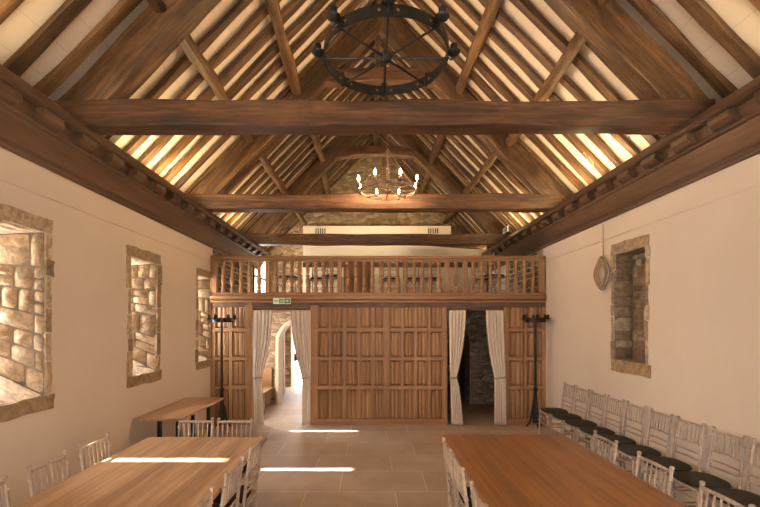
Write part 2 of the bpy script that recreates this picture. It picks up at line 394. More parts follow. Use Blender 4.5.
bays = [(-9,3.97,'between the end of the hall and the nearest tie beam'),(3.97,6.79,'between nearest and middle tie beams'),(6.79,9.75,'between middle and far tie beams'),(9.75,13,'between far tie beam and stone gable')]
for sg, sd in ((-1,'left'),(1,'right')):
    cnt = {}
    for y in ry:
        if y > YG-.1: continue
        y2 = y+R.uniform(-.02,.02)+(.02 if sg > 0 else 0)
        bi = [i for i, b_ in enumerate(bays) if b_[0] <= y < b_[1]][0]; cnt[bi] = cnt.get(bi,0)+1
        o = rafter(y2, sg, 0, R.random()*50, R.uniform(.095,.13))
        if bi == 0: continue
        lab = '%s old oak rafter of the %s roof slope %s' % (ORD[cnt[bi]-1], sd, ['', 'beyond the nearest tie beam','beyond the middle tie beam','beyond the far tie beam'][bi])
        tag(o, lab, 'rafter', 'oak rafters of the roof')
    near = sorted([o for o in col.objects if o.name.startswith('rafter') and 'label' not in o and 'category' not in o], key=lambda o: -o.location.y)
    for k, o in enumerate(near): tag(o, '%s old oak rafter of %s slope this side of nearest tie beam' % (ORD[k], sd), 'rafter', 'oak rafters of the roof')
# trusses
def truss(y, lab, seed):
    e = empty('roof_truss', (0,y,3.71)); tag(e, lab, 'roof truss', None)
    def B(name, fn, mk):
        m = MB(); fn(m); m.v = [(v[0],v[1],v[2]-3.71) for v in m.v]; return m.build(name, WM[mk], e, True)
    B('tie_beam', lambda m: m.beam((-2.95,0,3.825),(3.20,0,3.825), .22, .245, segs=36, jit=.015, bow=0, seed=seed, cham=.14), 'trussx')
    for sg in (-1,1):
        xa, xb = XC+sg*3.02, XC+sg*.02; off = -.23*1.0
        def fn(m, sg=sg, xa=xa, xb=xb):
            m.beam((xa,.0,roofz(xa,-.235)),(xb,0,roofz(xb,-.235)), .19, .32, up=(sg*SL,0,1), segs=22, jit=.02, seed=seed+sg, cham=.12)
        B('principal_rafter', fn, 'slopel' if sg < 0 else 'sloper')
    B('collar', lambda m: m.beam((XC-1.35,0,5.76),(XC+1.35,0,5.76), .17, .22, segs=20, jit=.015, bow=.14, seed=seed+9), 'trussx')
    return e
truss(T[0], 'nearest old oak roof truss, its tie beam spanning the whole hall', 3)
truss(T[1], 'middle old oak roof truss, its tie beam behind the lit candle chandelier', 11)
truss(T[2], 'farthest oak roof truss, its tie beam crossing in front of the white partition', 17)
ends = [(-1.9,3.86),(4.08,6.68),(6.90,9.64),(9.86,YG-.02)]
for bi, (ya, yb) in enumerate(ends):
    for sg, sd in ((-1,'left'),(1,'right')):
        for lv, x, r in (('lower',2.07,.085),('upper',1.30,.09)):
            m = MB(); X = XC+sg*x; zc = roofz(X)-.14; dx = R.uniform(-.05,.05)
            m.beam((0,0,0),(dx,yb-ya,dx*-sg*SL), r*1.5, r*1.6, up=(sg*SL,0,1), segs=14, jit=.02, bow=R.uniform(-.03,.03), seed=bi*5+x+sg, cham=.6)
            o = m.build('purlin', WM['purlin'], None, True); o.location = (X, ya, zc)
            tag(o, '%s round-edged oak purlin on the %s roof slope %s' % (lv, sd, ['before the nearest tie beam','from nearest to middle truss','from middle to farthest truss','from farthest truss to gable'][bi]), 'purlin', 'oak purlins')

# ------------------------------------------------------------------ cornices
YC1 = 10.9
for nm, X, sg in (('trim_3', XL, 1), ('trim_4', XR, -1)):
    e = tag(empty(nm, (X, 0, 3.26)), kind='structure')
    def prof(name, pts, y0=YB+.02, y1=YC1, mat='cornice'):
        m = MB(); n = len(pts); P = [(sg*a, b_-3.26) for a, b_ in pts]
        m.add([(a,y0,z) for a,z in P]+[(a,y1,z) for a,z in P], [tuple(range(n)), tuple(range(2*n-1,n-1,-1))]+[(k,(k+1)%n,(k+1)%n+n,k+n) for k in range(n)])
        return m.build(name, WM[mat], e, bevel=.006)
    prof('bed_moulding', [(0,3.26),(.035,3.26),(.045,3.285),(.03,3.30),(.05,3.33),(.0,3.36)])
    prof('fascia_board', [(0,3.34),(.055,3.33),(.15,3.49),(.15,3.52),(0,3.52)])
    prof('middle_moulding', [(.0,3.52),(.165,3.50),(.185,3.515),(.18,3.545),(.0,3.55)])
    prof('dentil_board', [(0,3.55),(.165,3.55),(.215,3.66),(0,3.66)])
    prof('crown_moulding', [(0,3.65),(.27,3.63),(.295,3.632),(.318,3.655),(.312,3.705),(.29,3.725),(0,3.725)])
    db = None; k = 0; yy = 3.97-.445*11
    while yy < YC1-.1:
        if yy > 1.0:
            m = MB(); P = [(.165,3.535),(.23,3.54),(.272,3.575),(.272,3.634),(.2,3.645)]; P = [(sg*a,z-3.26) for a,z in P]; n = len(P)
            if db is None:
                m.add([(a,-.11,z) for a,z in P]+[(a,.11,z) for a,z in P], [tuple(range(n)), tuple(range(2*n-1,n-1,-1))]+[(q,(q+1)%n,(q+1)%n+n,q+n) for q in range(n)])
                db = m.build('dentil_block', WM['cornice'], e, bevel=.008); o = db
            else: o = db.copy(); col.objects.link(o); o.parent = e
            o.location.y = yy
        yy += .445
# ------------------------------------------------------------------ gallery and screen
m = MB(); m.box(XL, XR, YS+.02, YG, 2.14, 2.385); tag(m.build('floor_gallery', WM['screenx']), kind='structure')
PX = lambda px, y=YS: (px-371)*y/F
e = empty('gallery_front_beam', (0,YS,2.14)); tag(e, 'long moulded oak beam under the gallery railing, over both curtained doorways', 'beam')
def bb(name, x0,x1,y0,y1,z0,z1,mat,par,base,bev=.006):
    m = MB(); m.box(x0-base[0],x1-base[0],y0-base[1],y1-base[1],z0-base[2],z1-base[2]); return m.build(name, WM[mat], par, bevel=bev)
B0 = (0,YS,2.14)
bb('bressumer', XL+.01,XR-.01,YS-.06,YS+.015,2.16,2.30,'cornice',e,B0)
bb('upper_moulding', XL+.01,XR-.01,YS-.11,YS+.015,2.30,2.375,'screenx',e,B0,.015)
bb('lower_moulding', XL+.01,XR-.01,YS-.09,YS-.06,2.245,2.285,'screenx',e,B0,.01)
# railing
e = empty('gallery_railing', (0,YS-.02,2.375)); tag(e, 'turned oak baluster railing along the front of the gallery', 'railing'); B0 = (0,YS-.02,2.375)
bb('handrail', XL+.01,XR-.01,YS-.07,YS+.03,3.05,3.105,'screenx',e,B0,.014)
bb('upper_rail', XL+.01,XR-.01,YS-.05,YS+.01,3.005,3.048,'screenx',e,B0)
bb('bottom_rail', XL+.01,XR-.01,YS-.06,YS+.02,2.377,2.43,'screenx',e,B0,.01)
posts = [214.5,268,339.5,447,465,541.5]
for p in posts:
    x = PX(p, YS-.02); w = .055 if p in (214.5,541.5) else .04
    bb('newel_post', x-w,x+w,YS-.07,YS+.03,2.43,3.005,'screenz',e,B0,.008)
bp = None
prof = [(.030,0),(.030,.06),(.020,.065),(.031,.08),(.031,.095),(.018,.11),(.026,.15),(.034,.20),(.030,.25),(.020,.285),(.032,.30),(.032,.315),(.019,.33),(.025,.38),(.027,.43),(.019,.47),(.030,.485),(.018,.50),(.030,.515),(.030,.575)]
for a, b_ in zip(posts, posts[1:]):
    n = max(0, round((b_-a)/8.25)-1)
    for k in range(n):
        x = PX(a+(b_-a)*(k+1)/(n+1), YS-.02)
        if bp is None:
            m = MB(); m.lathe([(a*1.3,b2) for a,b2 in prof], n=12); bp = m.build('baluster', WM['screenz'], e, True); o = bp
        else: o = bp.copy(); col.objects.link(o); o.parent = e
        o.location = (x, 0, 2.43-2.375)
# linenfold screen
def linen(mb, x0, x1, z0, z1, y, flip=1, pointed=False):
    n = 24; folds = 3; pts = []
    for i in range(n*2+1):
        u = i/(n*2); ph = u*folds*2*PI
        d = .024+.013*abs(math.cos(ph/2))**.7
        pts.append((x0+(x1-x0)*u, y-d*(1 if .07 < u < .93 else 0)))
    N_ = len(pts); vs = []
    rows = [z0, z0+.03, z1-(.07 if pointed else .03), z1]
    for r_, z in enumerate(rows):
        for k, (x, yy) in enumerate(pts):
            fl = 0 if r_ in (0,3) else 1
            zz = z
            if pointed and r_ == 2: zz += .035*math.cos((k/(N_-1))*folds*2*PI)
            vs.append((x, y+(yy-y)*fl, zz))
    fs = [(r_*N_+k, r_*N_+k+1, (r_+1)*N_+k+1, (r_+1)*N_+k) for r_ in range(3) for k in range(N_-1)]
    mb.add(vs, fs)
def screen(name, lab, px0, px1, cols, rows, zt=2.155):
    x0, x1 = PX(px0), PX(px1); cx = (x0+x1)/2
    e = empty(name, (cx,YS,0)); tag(e, lab, 'panelled screen'); B0 = (cx,YS,0)
    fr = MB(); yb, yf = YS+.03, YS-.03
    fr.box(x0-cx, x1-cx, .0, .035, 0, zt)                                # backing
    rails = rows
    for z0, z1 in rails: fr.box(x0-cx, x1-cx, -.05, 0, z0, z1)
    sx = [(x0, PX(cols[0][0]))]+[(PX(cols[i][1]), PX(cols[i+1][0])) for i in range(len(cols)-1)]+[(PX(cols[-1][1]), x1)]
    for i in range(len(rails)-1):
        for a, b_ in sx: fr.box(a-cx, b_-cx, -.048 if (b_-a) < .12 else -.062, 0, rails[i][1], rails[i+1][0])
    fr.build('frame', WM['screenz'], e, bevel=.004)
    bb('plinth', x0, x1, YS-.08, YS-.06, 0, .11, 'screenx', e, B0)
    for i in range(len(rails)-1):
        for c in cols:
            m = MB(); linen(m, PX(c[0])-cx+.001, PX(c[1])-cx-.001, rails[i][1]+.001, rails[i+1][0]-.001, -.002, pointed=(i == 0))
            m.build('panel', WM['screenz'], e, True)
Z = lambda y: CAMZ-(y-324)*YS/F
rr_ = [(0.0,Z(419)),(Z(389),Z(385.3)),(Z(360),Z(356.8)),(Z(331.5),Z(328)),(Z(305.3),2.155)]
screen('panelled_screen', 'left section of linenfold oak screen beside the window wall, behind the candelabra', 211.3, 253.4, [(216.5,229.5),(233,246)], rr_)
cc = [(318.5,329),(331.8,342.8),(346.4,357.6),(360.6,371.6),(374.4,383.5),(389.6,400.6),(403.4,414),(416.8,427.5),(430.3,441.5)]
screen('panelled_screen', 'wide central linenfold oak screen between the two curtained doorways', 311, 446.8, cc, rr_)
screen('panelled_screen', 'right section of linenfold oak screen next to the chairs wall', 503.5, 545, [(508.5,523),(526.5,541)], rr_)
for k, (a, b_) in enumerate(((253.4,311),(446.8,503.5))):
    m = MB(); m.box(PX(a), PX(b_), YS-.02, YS+.06, 2.10, 2.139)
    tag(m.build('trim_%d' % (k+5), WM['cornice']), kind='structure')
# fire exit sign
def exit_sign(loc, rz, lab):
    e = empty('exit_sign', loc, rz); tag(e, lab, 'sign', None)
    m = MB(); m.box(-.16,.16,0,.012,-.055,.055); m.build('backing', M_white, e, bevel=.003)
    m = MB()
    for a, b_ in ((-.05,.03),(.045,.145)): m.box(a,b_,-.004,0,-.04,.04)
    m.build('panel', M_green, e)
    g = MB()   # small green glyph: arrow at far left
    g.add([(-.145,-.004,0),(-.12,-.004,.022),(-.12,-.004,.008),(-.07,-.004,.008),(-.07,-.004,-.008),(-.12,-.004,-.008),(-.12,-.004,-.022)], [(0,6,5,4,3,2,1)]); g.build('arrow', M_green, e)
    g = MB()   # running man
    def seg(x0,z0,x1,z1,w):
        d = Vector((x1-x0,0,z1-z0)).normalized(); n_ = Vector((-d.z,0,d.x))*w
        g.add([(x0+n_.x,-.007,z0+n_.z),(x1+n_.x,-.007,z1+n_.z),(x1-n_.x,-.007,z1-n_.z),(x0-n_.x,-.007,z0-n_.z)], [(0,1,2,3)])
    for s in ((-.01,.012,-.018,-.01,.006),(-.018,-.01,-.002,-.014,.004),(-.002,-.014,-.004,-.03,.004),(-.018,-.01,-.028,-.026,.004),(-.028,-.026,-.04,-.026,.0035),(-.01,.012,.006,.0,.003),(-.012,.012,-.03,.004,.003)): seg(*s)
    g.add([(-.004+.007*math.cos(2*PI*k/10),-.007,.026+.007*math.sin(2*PI*k/10)) for k in range(10)], [tuple(range(10))])
    seg(.02,-.034,.02,.034,.005); g.build('running_figure', M_white, e)
    g = MB(); g.add([(.128,-.007,0),(.098,-.007,.027),(.098,-.007,.01),(.065,-.007,.01),(.065,-.007,-.01),(.098,-.007,-.01),(.098,-.007,-.027)], [(0,1,2,3,4,5,6)]); g.build('arrow', M_white, e)
exit_sign((PX(282,YS-.12),YS-.124,2.27), 0, 'green and white fire exit sign above the left curtained doorway')
exit_sign((2.78,8.6,3.80), -PI/2, 'green exit sign peeping over the right cornice near the gallery')

# curtains
def curtain(parent, x_top, x_tie, x_bot, y, pleats, lab, seed):
    """each x pair = (left,right) in px at the screen plane"""
    m = MB(); m.uv = []; nu, nv = pleats*8, 40; z1, z0, zt = 2.10, .012, CAMZ-(377-324)*YS/F
    for j in range(nv+1):
        z = z1+(z0-z1)*j/nv
        def lerp(a, b_, t): return a+(b_-a)*t
        if z > zt:
            t = (z1-z)/(z1-zt); t2 = t**1.9
            a = lerp(x_top[0], x_tie[0], t2); b_ = lerp(x_top[1], x_tie[1], t2)
        else:
            t = min(1,(zt-z)/(zt-z0)); t2 = t**.6; a = lerp(x_tie[0], x_bot[0], t2); b_ = lerp(x_tie[1], x_bot[1], t2)
        pin = math.exp(-((z-zt)/.09)**2)
        for i in range(nu+1):
            u = i/nu; x = PX(lerp(a, b_, u)); w = abs(PX(b_)-PX(a))
            amp = .022*(1-.55*pin)
            ph = u*pleats*2*PI+math.sin(z*1.5+seed)*.4
            yy = y+amp*math.sin(ph)+.006*math.sin(ph*2.3+z*3+seed)
            m.v.append((x+.007*math.cos(ph)*(1-pin), yy, z)); m.uv.append((u*2, z*.05))
    for j in range(nv):
        for i in range(nu):
            a = j*(nu+1)+i; m.f.append((a,a+1,a+nu+2,a+nu+1)); m.tint.append((1,1,1))
    o = m.build('curtain', M_curtain, None, False, solid=.004)
    for p in o.data.polygons: p.use_smooth = True
    tag(o, lab, 'curtain', 'pleated cream doorway curtains')
    xa, xb = PX(x_tie[0]), PX(x_tie[1]); xc, hw = (xa+xb)/2, abs(xb-xa)/2+.012
    m = MB(); m.tube([(xc+hw*math.cos(q*2*PI/20), y+.045*math.sin(q*2*PI/20), zt+.012*math.cos(q*2*PI/20)) for q in range(21)], .012, 6, False)
    m.build('tieback', M_rope, o, True)
yc = YS-.105
curtain(None, (255,273), (255,262.5), (255.5,265), yc, 5, 'cream pleated curtain on the window side of the bright left doorway', 1)
curtain(None, (291.5,311.5), (303,311), (302.5,311), yc, 5, 'cream pleated curtain on the centre side of the bright left doorway', 2)
curtain(None, (447.5,464), (449,455), (450,461.5), yc, 5, 'cream pleated curtain on the centre side of the dark right doorway', 3)
curtain(None, (484,501.5), (492.5,503.5), (492.5,504), yc, 5, 'cream pleated curtain nearest the chairs wall, at the dark right doorway', 4)

# passage behind the screen
YP = 9.6
def arch_wall():
    mb = MB(); arcs = [(-2.15,-1.02,1.42), (1.25,2.29,1.42)]
    def arc(x0, x1, zs): r = (x1-x0)/2; return [((x0+x1)/2-r*math.cos(PI*k/14), zs+r*.95*math.sin(PI*k/14)) for k in range(15)]
    xs = XL
    for (x0,x1,zs) in arcs:
        mb.box(xs, x0, YP, YP+.5, 0, 2.135); A = arc(x0,x1,zs); xs = x1
        for k in range(14):
            (xa,za),(xb,zb) = A[k], A[k+1]
            mb.add([(xa,YP,za),(xb,YP,zb),(xb,YP,2.135),(xa,YP,2.135),(xa,YP+.5,za),(xb,YP+.5,zb),(xb,YP+.5,2.135),(xa,YP+.5,2.135)], [(0,1,2,3),(7,6,5,4),(0,4,5,1)])
    mb.box(xs, XR, YP, YP+.5, 0, 2.135)
    tag(mb.build('wall_passage', M_arch), kind='structure')
    for k, (x0,x1,zs) in enumerate(arcs):
        m = MB(); A = [(x0,.0),(x0,.7)]+arc(x0,x1,zs)+[(x1,.7),(x1,0)]
        rings = []
        cx = (x0+x1)/2
        for i, (x, z) in enumerate(A):
            if z < zs: nx, nz = (-1 if x < cx else 1), 0
            else: d = Vector((x-cx, 0, z-zs)).normalized(); nx, nz = d.x, d.z
            rings.append([(x-nx*.01,YP-.02,z-nz*.01),(x+nx*.03,YP-.02,z+nz*.03),(x+nx*.09,YP+.02,z+nz*.09),(x-nx*.01,YP+.51,z-nz*.01)])
        m.loft(rings); tag(m.build('trim_%d' % (k+7), plaster('arch_dressing_%d' % k, (.72,.60,.46)) if k == 0 else M_arch), kind='structure')
arch_wall()
m = MB(); m.box(.15,.35,YS+.05,YG,0,2.135); tag(m.build('wall_light_block', M_wall), kind='structure')  # unseen wall added to keep the right passage dark
m = MB(); m.box(-2.55,-2.28,10.9,11.0,0,2.135); m.box(XL,-2.55,10.9,11.0,0,2.135); tag(m.build('wall_lobby', M_wall), kind='structure')
e = empty('storage_bench', (-2.6,8.85,0)); tag(e, 'low panelled wooden bench in the bright passage beyond the left doorway', 'bench')
B0 = (-2.6,8.85,0)
bb('bench_seat', -2.93,-2.26,8.15,9.57,.36,.40,'table',e,B0)
bb('bench_body', -2.93,-2.32,8.2,9.55,0,.36,'screenz',e,B0)
for k in range(6):
    y = 8.2+k*.25; bb('stile', -2.32,-2.295,y,y+.06,0,.36,'chair',e,B0)
e2 = bb('bench_back', -2.93,-2.28,9.53,9.57,.40,.85,'screenx',e,B0)

# ------------------------------------------------------------------ gallery contents
PYV = 11.3
e = tag(empty('wall_partition', (0,PYV,2.39)), kind='structure')
m = MB(); m.box(-1.85,2.18,0,YG-PYV,0,2.13); m.build('upper_box', M_part, e)
m = MB(); m.box(2.18,3.15,0,YG-PYV,0,1.60); m.build('side_box', M_part, e)
m = MB(); m.box(-1.85,2.9,-.03,0,1.0,1.14); m.build('dark_rail', WM['trussx'], e)
for k, px in enumerate((320.5,433)):
    x = (px-371)*PYV/F; v = empty('vent_grille', (x,PYV,4.38)); tag(v, 'small slatted vent high on the %s of the white gallery partition' % ('window-side end', 'chairs-wall end')[k], 'vent', 'partition vents')
    m = MB(); m.box(-.16,.16,-.012,0,-.085,.085); m.build('frame', M_part, v)
    for q in range(5):
        m = MB(); m.box(-.135+q*.06,-.105+q*.06,-.016,-.0125,-.07,.07); m.build('slot', M_iron, v)
m = MB(); m.box(-.28,.28,-.03,.03,0,.72)
for k in range(5): m.box(-.28+k*.125,-.22+k*.125,-.045,-.03,0,.72)
o = m.build('wooden_board', WM['screenz'], None, bevel=.004); o.location = (PX(357.5,8.3),8.3,2.387); tag(o, 'upright orange-brown panelled board standing behind the gallery railing', 'board')
m = MB(); m.beam((.95,10.6,3.95),(2.95,10.75,3.84), .12, .12, segs=10, jit=.01, seed=5); tag(m.build('stray_beam', WM['trussx'], None, True), 'short dark timber below the far tie beam, before the partition', 'beam')
# white framed window in the gallery side wall
e = tag(empty('window_5', (XL,10.4,2.5)), kind='structure')
m = MB()
for (a,b_,c,d) in ((0,.06,0,1.2),(1.2,1.26,0,1.2),(.06,1.2,0,.06),(.06,1.2,1.14,1.2),(.6,.64,.06,1.14),(.06,1.2,.55,.59)): m.box(.0,.03,a,b_,c,d)
m.build('frame', M_iron, e)
m = MB(); m.box(.002,.008,.06,1.2,.06,1.14); m.build('pane', plain('daylit_pane', (.8,.8,.8), .5, 0, (1,.95,.88), 1.1), e)
m = MB(); stone_patch(m, ((XL,9.9,2.4),(XL,YS+.06,2.4),(XL,YS+.06,3.26),(XL,9.9,3.26)), (1,0,0), .14, .2, .008, .03, 77, .55); tag(m.build('wall_gallery_stone_left', M_stone, None, True), kind='structure')
m = MB(); stone_patch(m, ((XR,YS+.06,2.4),(XR,9.6,2.4),(XR,9.6,3.26),(XR,YS+.06,3.26)), (-1,0,0), .14, .2, .008, .03, 78, .55); tag(m.build('wall_gallery_stone_right', M_stone, None, True), kind='structure')

# ------------------------------------------------------------------ chairs (origin at floor under the back, facing +y)
def make_chair():
    e = empty('spindle_chair'); W = .172; D = .37; SH = .43; H = .89; m_ = WM['chair']
    def post(x):
        m = MB(); P = [(x,0,0),(x,.012,SH*.5),(x,.018,SH),(x*.985,.0,SH+.15),(x*.96,-.035,H-.02)]
        m.tube(P, [.0115,.013,.015,.0125,.011], 8)
        m.lathe([(.012,H-.02),(.0155,H-.012),(.0155,H),(.008,H+.006)], (x*.96,-.036,0), 8)
        for z in (.12,.27,.55,.68,.8):
            m.lathe([(.014,z-.008),(.0185,z),(.014,z+.008)], (x*(1 if z < .5 else .98), .015 if z < .5 else .015-(z-SH)*.11, 0), 8)
        return m
    for x in (-W, W): post(x).build('leg', m_, e, True)
    for x in (-W*1.05, W*1.05):
        m = MB(); m.tube([(x,D+.015,0),(x,D,SH*.5),(x,D-.005,SH-.01)], [.0115,.014,.016], 8)
        for z in (.12,.27): m.lathe([(.014,z-.008),(.0185,z),(.014,z+.008)], (x,D+.005,0), 8)
        m.build('leg', m_, e, True)
    m = MB(); out = [(-W*1.06,.0),(W*1.06,.0),(W*1.11,D*.6),(W*1.08,D+.02),(-W*1.08,D+.02),(-W*1.11,D*.6)]
    m.add([(x,y,SH-.02) for x,y in out]+[(x,y,SH+.005) for x,y in out], [tuple(range(5,-1,-1)), tuple(range(6,12))]+[(k,(k+1)%6,(k+1)%6+6,k+6) for k in range(6)])
    m.build('seat_frame', m_, e, bevel=.006)
    m = MB(); rings = []
    for r_, z in ((.93,0),(1.0,.008),(1.02,.02),(.97,.034),(.75,.042),(.3,.045)):
        ring = []
        for k in range(24):
            a = 2*PI*k/24; c, s_ = math.cos(a), math.sin(a); q = 1/(abs(c)**3.2+abs(s_)**3.2)**(1/3.2)
            ring.append((c*q*W*1.08*r_, .012+D*.5+s_*q*(D*.5-.004)*r_+.012, SH+.006+z))
        rings.append(ring)
    m.loft(rings); tag(m.build('seat_cushion', M_pad, e, True), 'dark seat pad')
    yb = lambda z: .018-(z-SH)*.115
    for nm, z, r_ in (('top_rail',H-.035,.013),('spindle_rail',H-.215,.011),('back_rail',H-.30,.0085),('back_rail',SH+.10,.0085)):
        m = MB(); m.tube([(-W*.97,yb(z),z),(0,yb(z)-.006,z+.002),(W*.97,yb(z),z)], r_, 8); m.build(nm, m_, e, True)
    for k in range(6):
        x = -W*.97+(k+1)*(2*W*.97)/7
        m = MB(); za, zb = H-.215, H-.035; m.tube([(x,yb(za)-.004,za),(x,yb((za+zb)/2)-.004,(za+zb)/2),(x,yb(zb)-.004,zb)], [.006,.0075,.006], 6)
        m.build('spindle', m_, e, True)
    for z in (.14,.29):
        for x in (-W*1.03, W*1.03):
            m = MB(); m.tube([(x,.01,z),(x,D,z)], .0075, 6); m.build('stretcher', m_, e, True)
    for y_, z in ((D+.002,.24),(.014,.24),(D+.002,.34)):
        m = MB(); m.tube([(-W*1.02,y_,z),(W*1.02,y_,z)], .0075, 6); m.build('stretcher', m_, e, True)
    return e
proto = make_chair(); used = [False]
def chair(x, y, rz, lab, group, z=0):
    o = copy_tree(proto) if used[0] else proto; used[0] = True
    o.location = (x, y, z); o.rotation_euler.z = rz+R.uniform(-.03,.03); tag(o, lab, 'chair', group)
FX, FMX, FMY = -PI/2, PI/2, PI     # facing +x, -x, -y
for k, y in enumerate((6.68,6.26,5.84,5.42,5.00,4.57,4.15,3.71,3.30,2.88)):
    chair(3.16, y, FMX, ('limewashed chair with dark seat pad against the right wall, %s from the screen' % ORD[k]) if k else 'limewashed chair with dark seat pad against the right wall, next to the iron candelabra', 'chairs lined up along the right wall')
for k, y in enumerate((3.46,2.965,2.45)):
    chair(-2.27, y, FX, ['limewashed chair in the sun between window wall and left table, farthest of its side','limewashed chair between window wall and left table, middle of its side','limewashed chair between window wall and left table, cut by the picture edge'][k], 'chairs around the left table')
for k, y in enumerate((3.38,2.84,2.27)):
    chair(-.97, y, FMX, ['limewashed chair on the aisle side of left table, at its far corner','limewashed chair on the aisle side of left table, middle one','limewashed chair on the aisle side of left table, lowest in the picture'][k], 'chairs around the left table')
for k, x in enumerate((-1.78,-1.385)):
    chair(x, 4.19, FMY, ['limewashed chair at the far end of left table, by the small table','limewashed chair at the far end of left table, aisle side'][k], 'chairs around the left table')
for k, y in enumerate((3.34,2.93,2.36)):
    chair(.645, y, FX, ['limewashed chair on the aisle side of right table, at its far corner','limewashed chair on the aisle side of right table, middle one','limewashed chair on the aisle side of right table, lowest in the picture'][k], 'chairs around the right table')
for k, y in enumerate((3.57,2.95,2.36)):
    chair(1.98, y, FMX, ['limewashed chair on the wall side of right table, farthest one','limewashed chair on the wall side of right table, middle one','limewashed chair on the wall side of right table, nearest one'][k], 'chairs around the right table')
for k, (px, yy, rz) in enumerate(((290,9.0,PI),(320,9.35,PI),(332.5,8.85,PI+.1),(391,9.4,PI),(411,9.4,PI),(431,9.4,PI),(479,9.6,PI+.2),(488,8.45,-.9))):
    chair(PX(px,yy), yy, rz, ['white chair in the gallery above the left doorway','white chair in the gallery, second from the left doorway end','white chair in the gallery just left of the panelled board','white chair in the gallery, first to the right of the panelled board','white chair in the gallery, second to the right of the panelled board','white chair in the gallery, third to the right of the panelled board','white chair in the gallery above the right doorway, farther one','white chair in the gallery above the right doorway, nearer one turned sideways'][k], 'chairs stored in the gallery', 2.387)

# ------------------------------------------------------------------ tables
def table(name, lab, x0, x1, y0, y1, h, mat, th=.032, planks=7):
    cx, cy = (x0+x1)/2, (y0+y1)/2; e = empty(name, (cx,cy,0)); tag(e, lab, 'table')
    m = MB(); W = (x1-x0)/planks
    m.box(x0-cx, x1-cx, y0-cy, y1-cy, h-th, h-.003)
    for k in range(planks): m.box(x0-cx+k*W+.0006, x0-cx+(k+1)*W-.0006, y0-cy+.0004, y1-cy-.0004, h-.006, h)
    m.build('table_top', WM[mat], e)
    for sy in (-1, 1):
        for sx in (-1, 1):
            m = MB(); X = sx*.17; Y = sy*((y1-y0)/2-.60)
            m.box(X-.025, X+.025, Y-.025, Y+.025, 0, h-th); m.build('leg', M_iron, e, bevel=.004)
        m = MB(); m.box(-.144, .144, sy*((y1-y0)/2-.60)-.015, sy*((y1-y0)/2-.60)+.015, h-th-.07, h-th-.02); m.build('cross_bar', M_iron, e)
table('banquet_table', 'long oak table on the window side, crossed by a streak of sunlight', -2.2, -1.03, 1.3, 4.11, .73, 'table')
table('banquet_table', 'long orange-brown oak table on the side of the chairs wall', .72, 1.945, 1.3, 4.21, .73, 'table2')
e = empty('side_table', (-2.63,5.86,0)); tag(e, 'small narrow oak table against the window wall, near the screen', 'table')
m = MB(); m.box(-.31,.28,-.74,.74,.65,.68)
for k in range(4): m.box(-.31+k*.1475+.0006,-.31+(k+1)*.1475-.0006,-.739,.739,.677,.682)
m.build('table_top', WM['table'], e)
for sy in (-1,1):
    for x in (-.1,.14):
        m = MB(); m.box(x-.022,x+.022,sy*.5-.022,sy*.5+.022,.0,.65); m.build('leg', M_iron, e)
    m = MB(); m.box(-.2,.22,sy*.5-.02,sy*.5+.02,0.0,.02); m.build('foot_bar', M_iron, e)

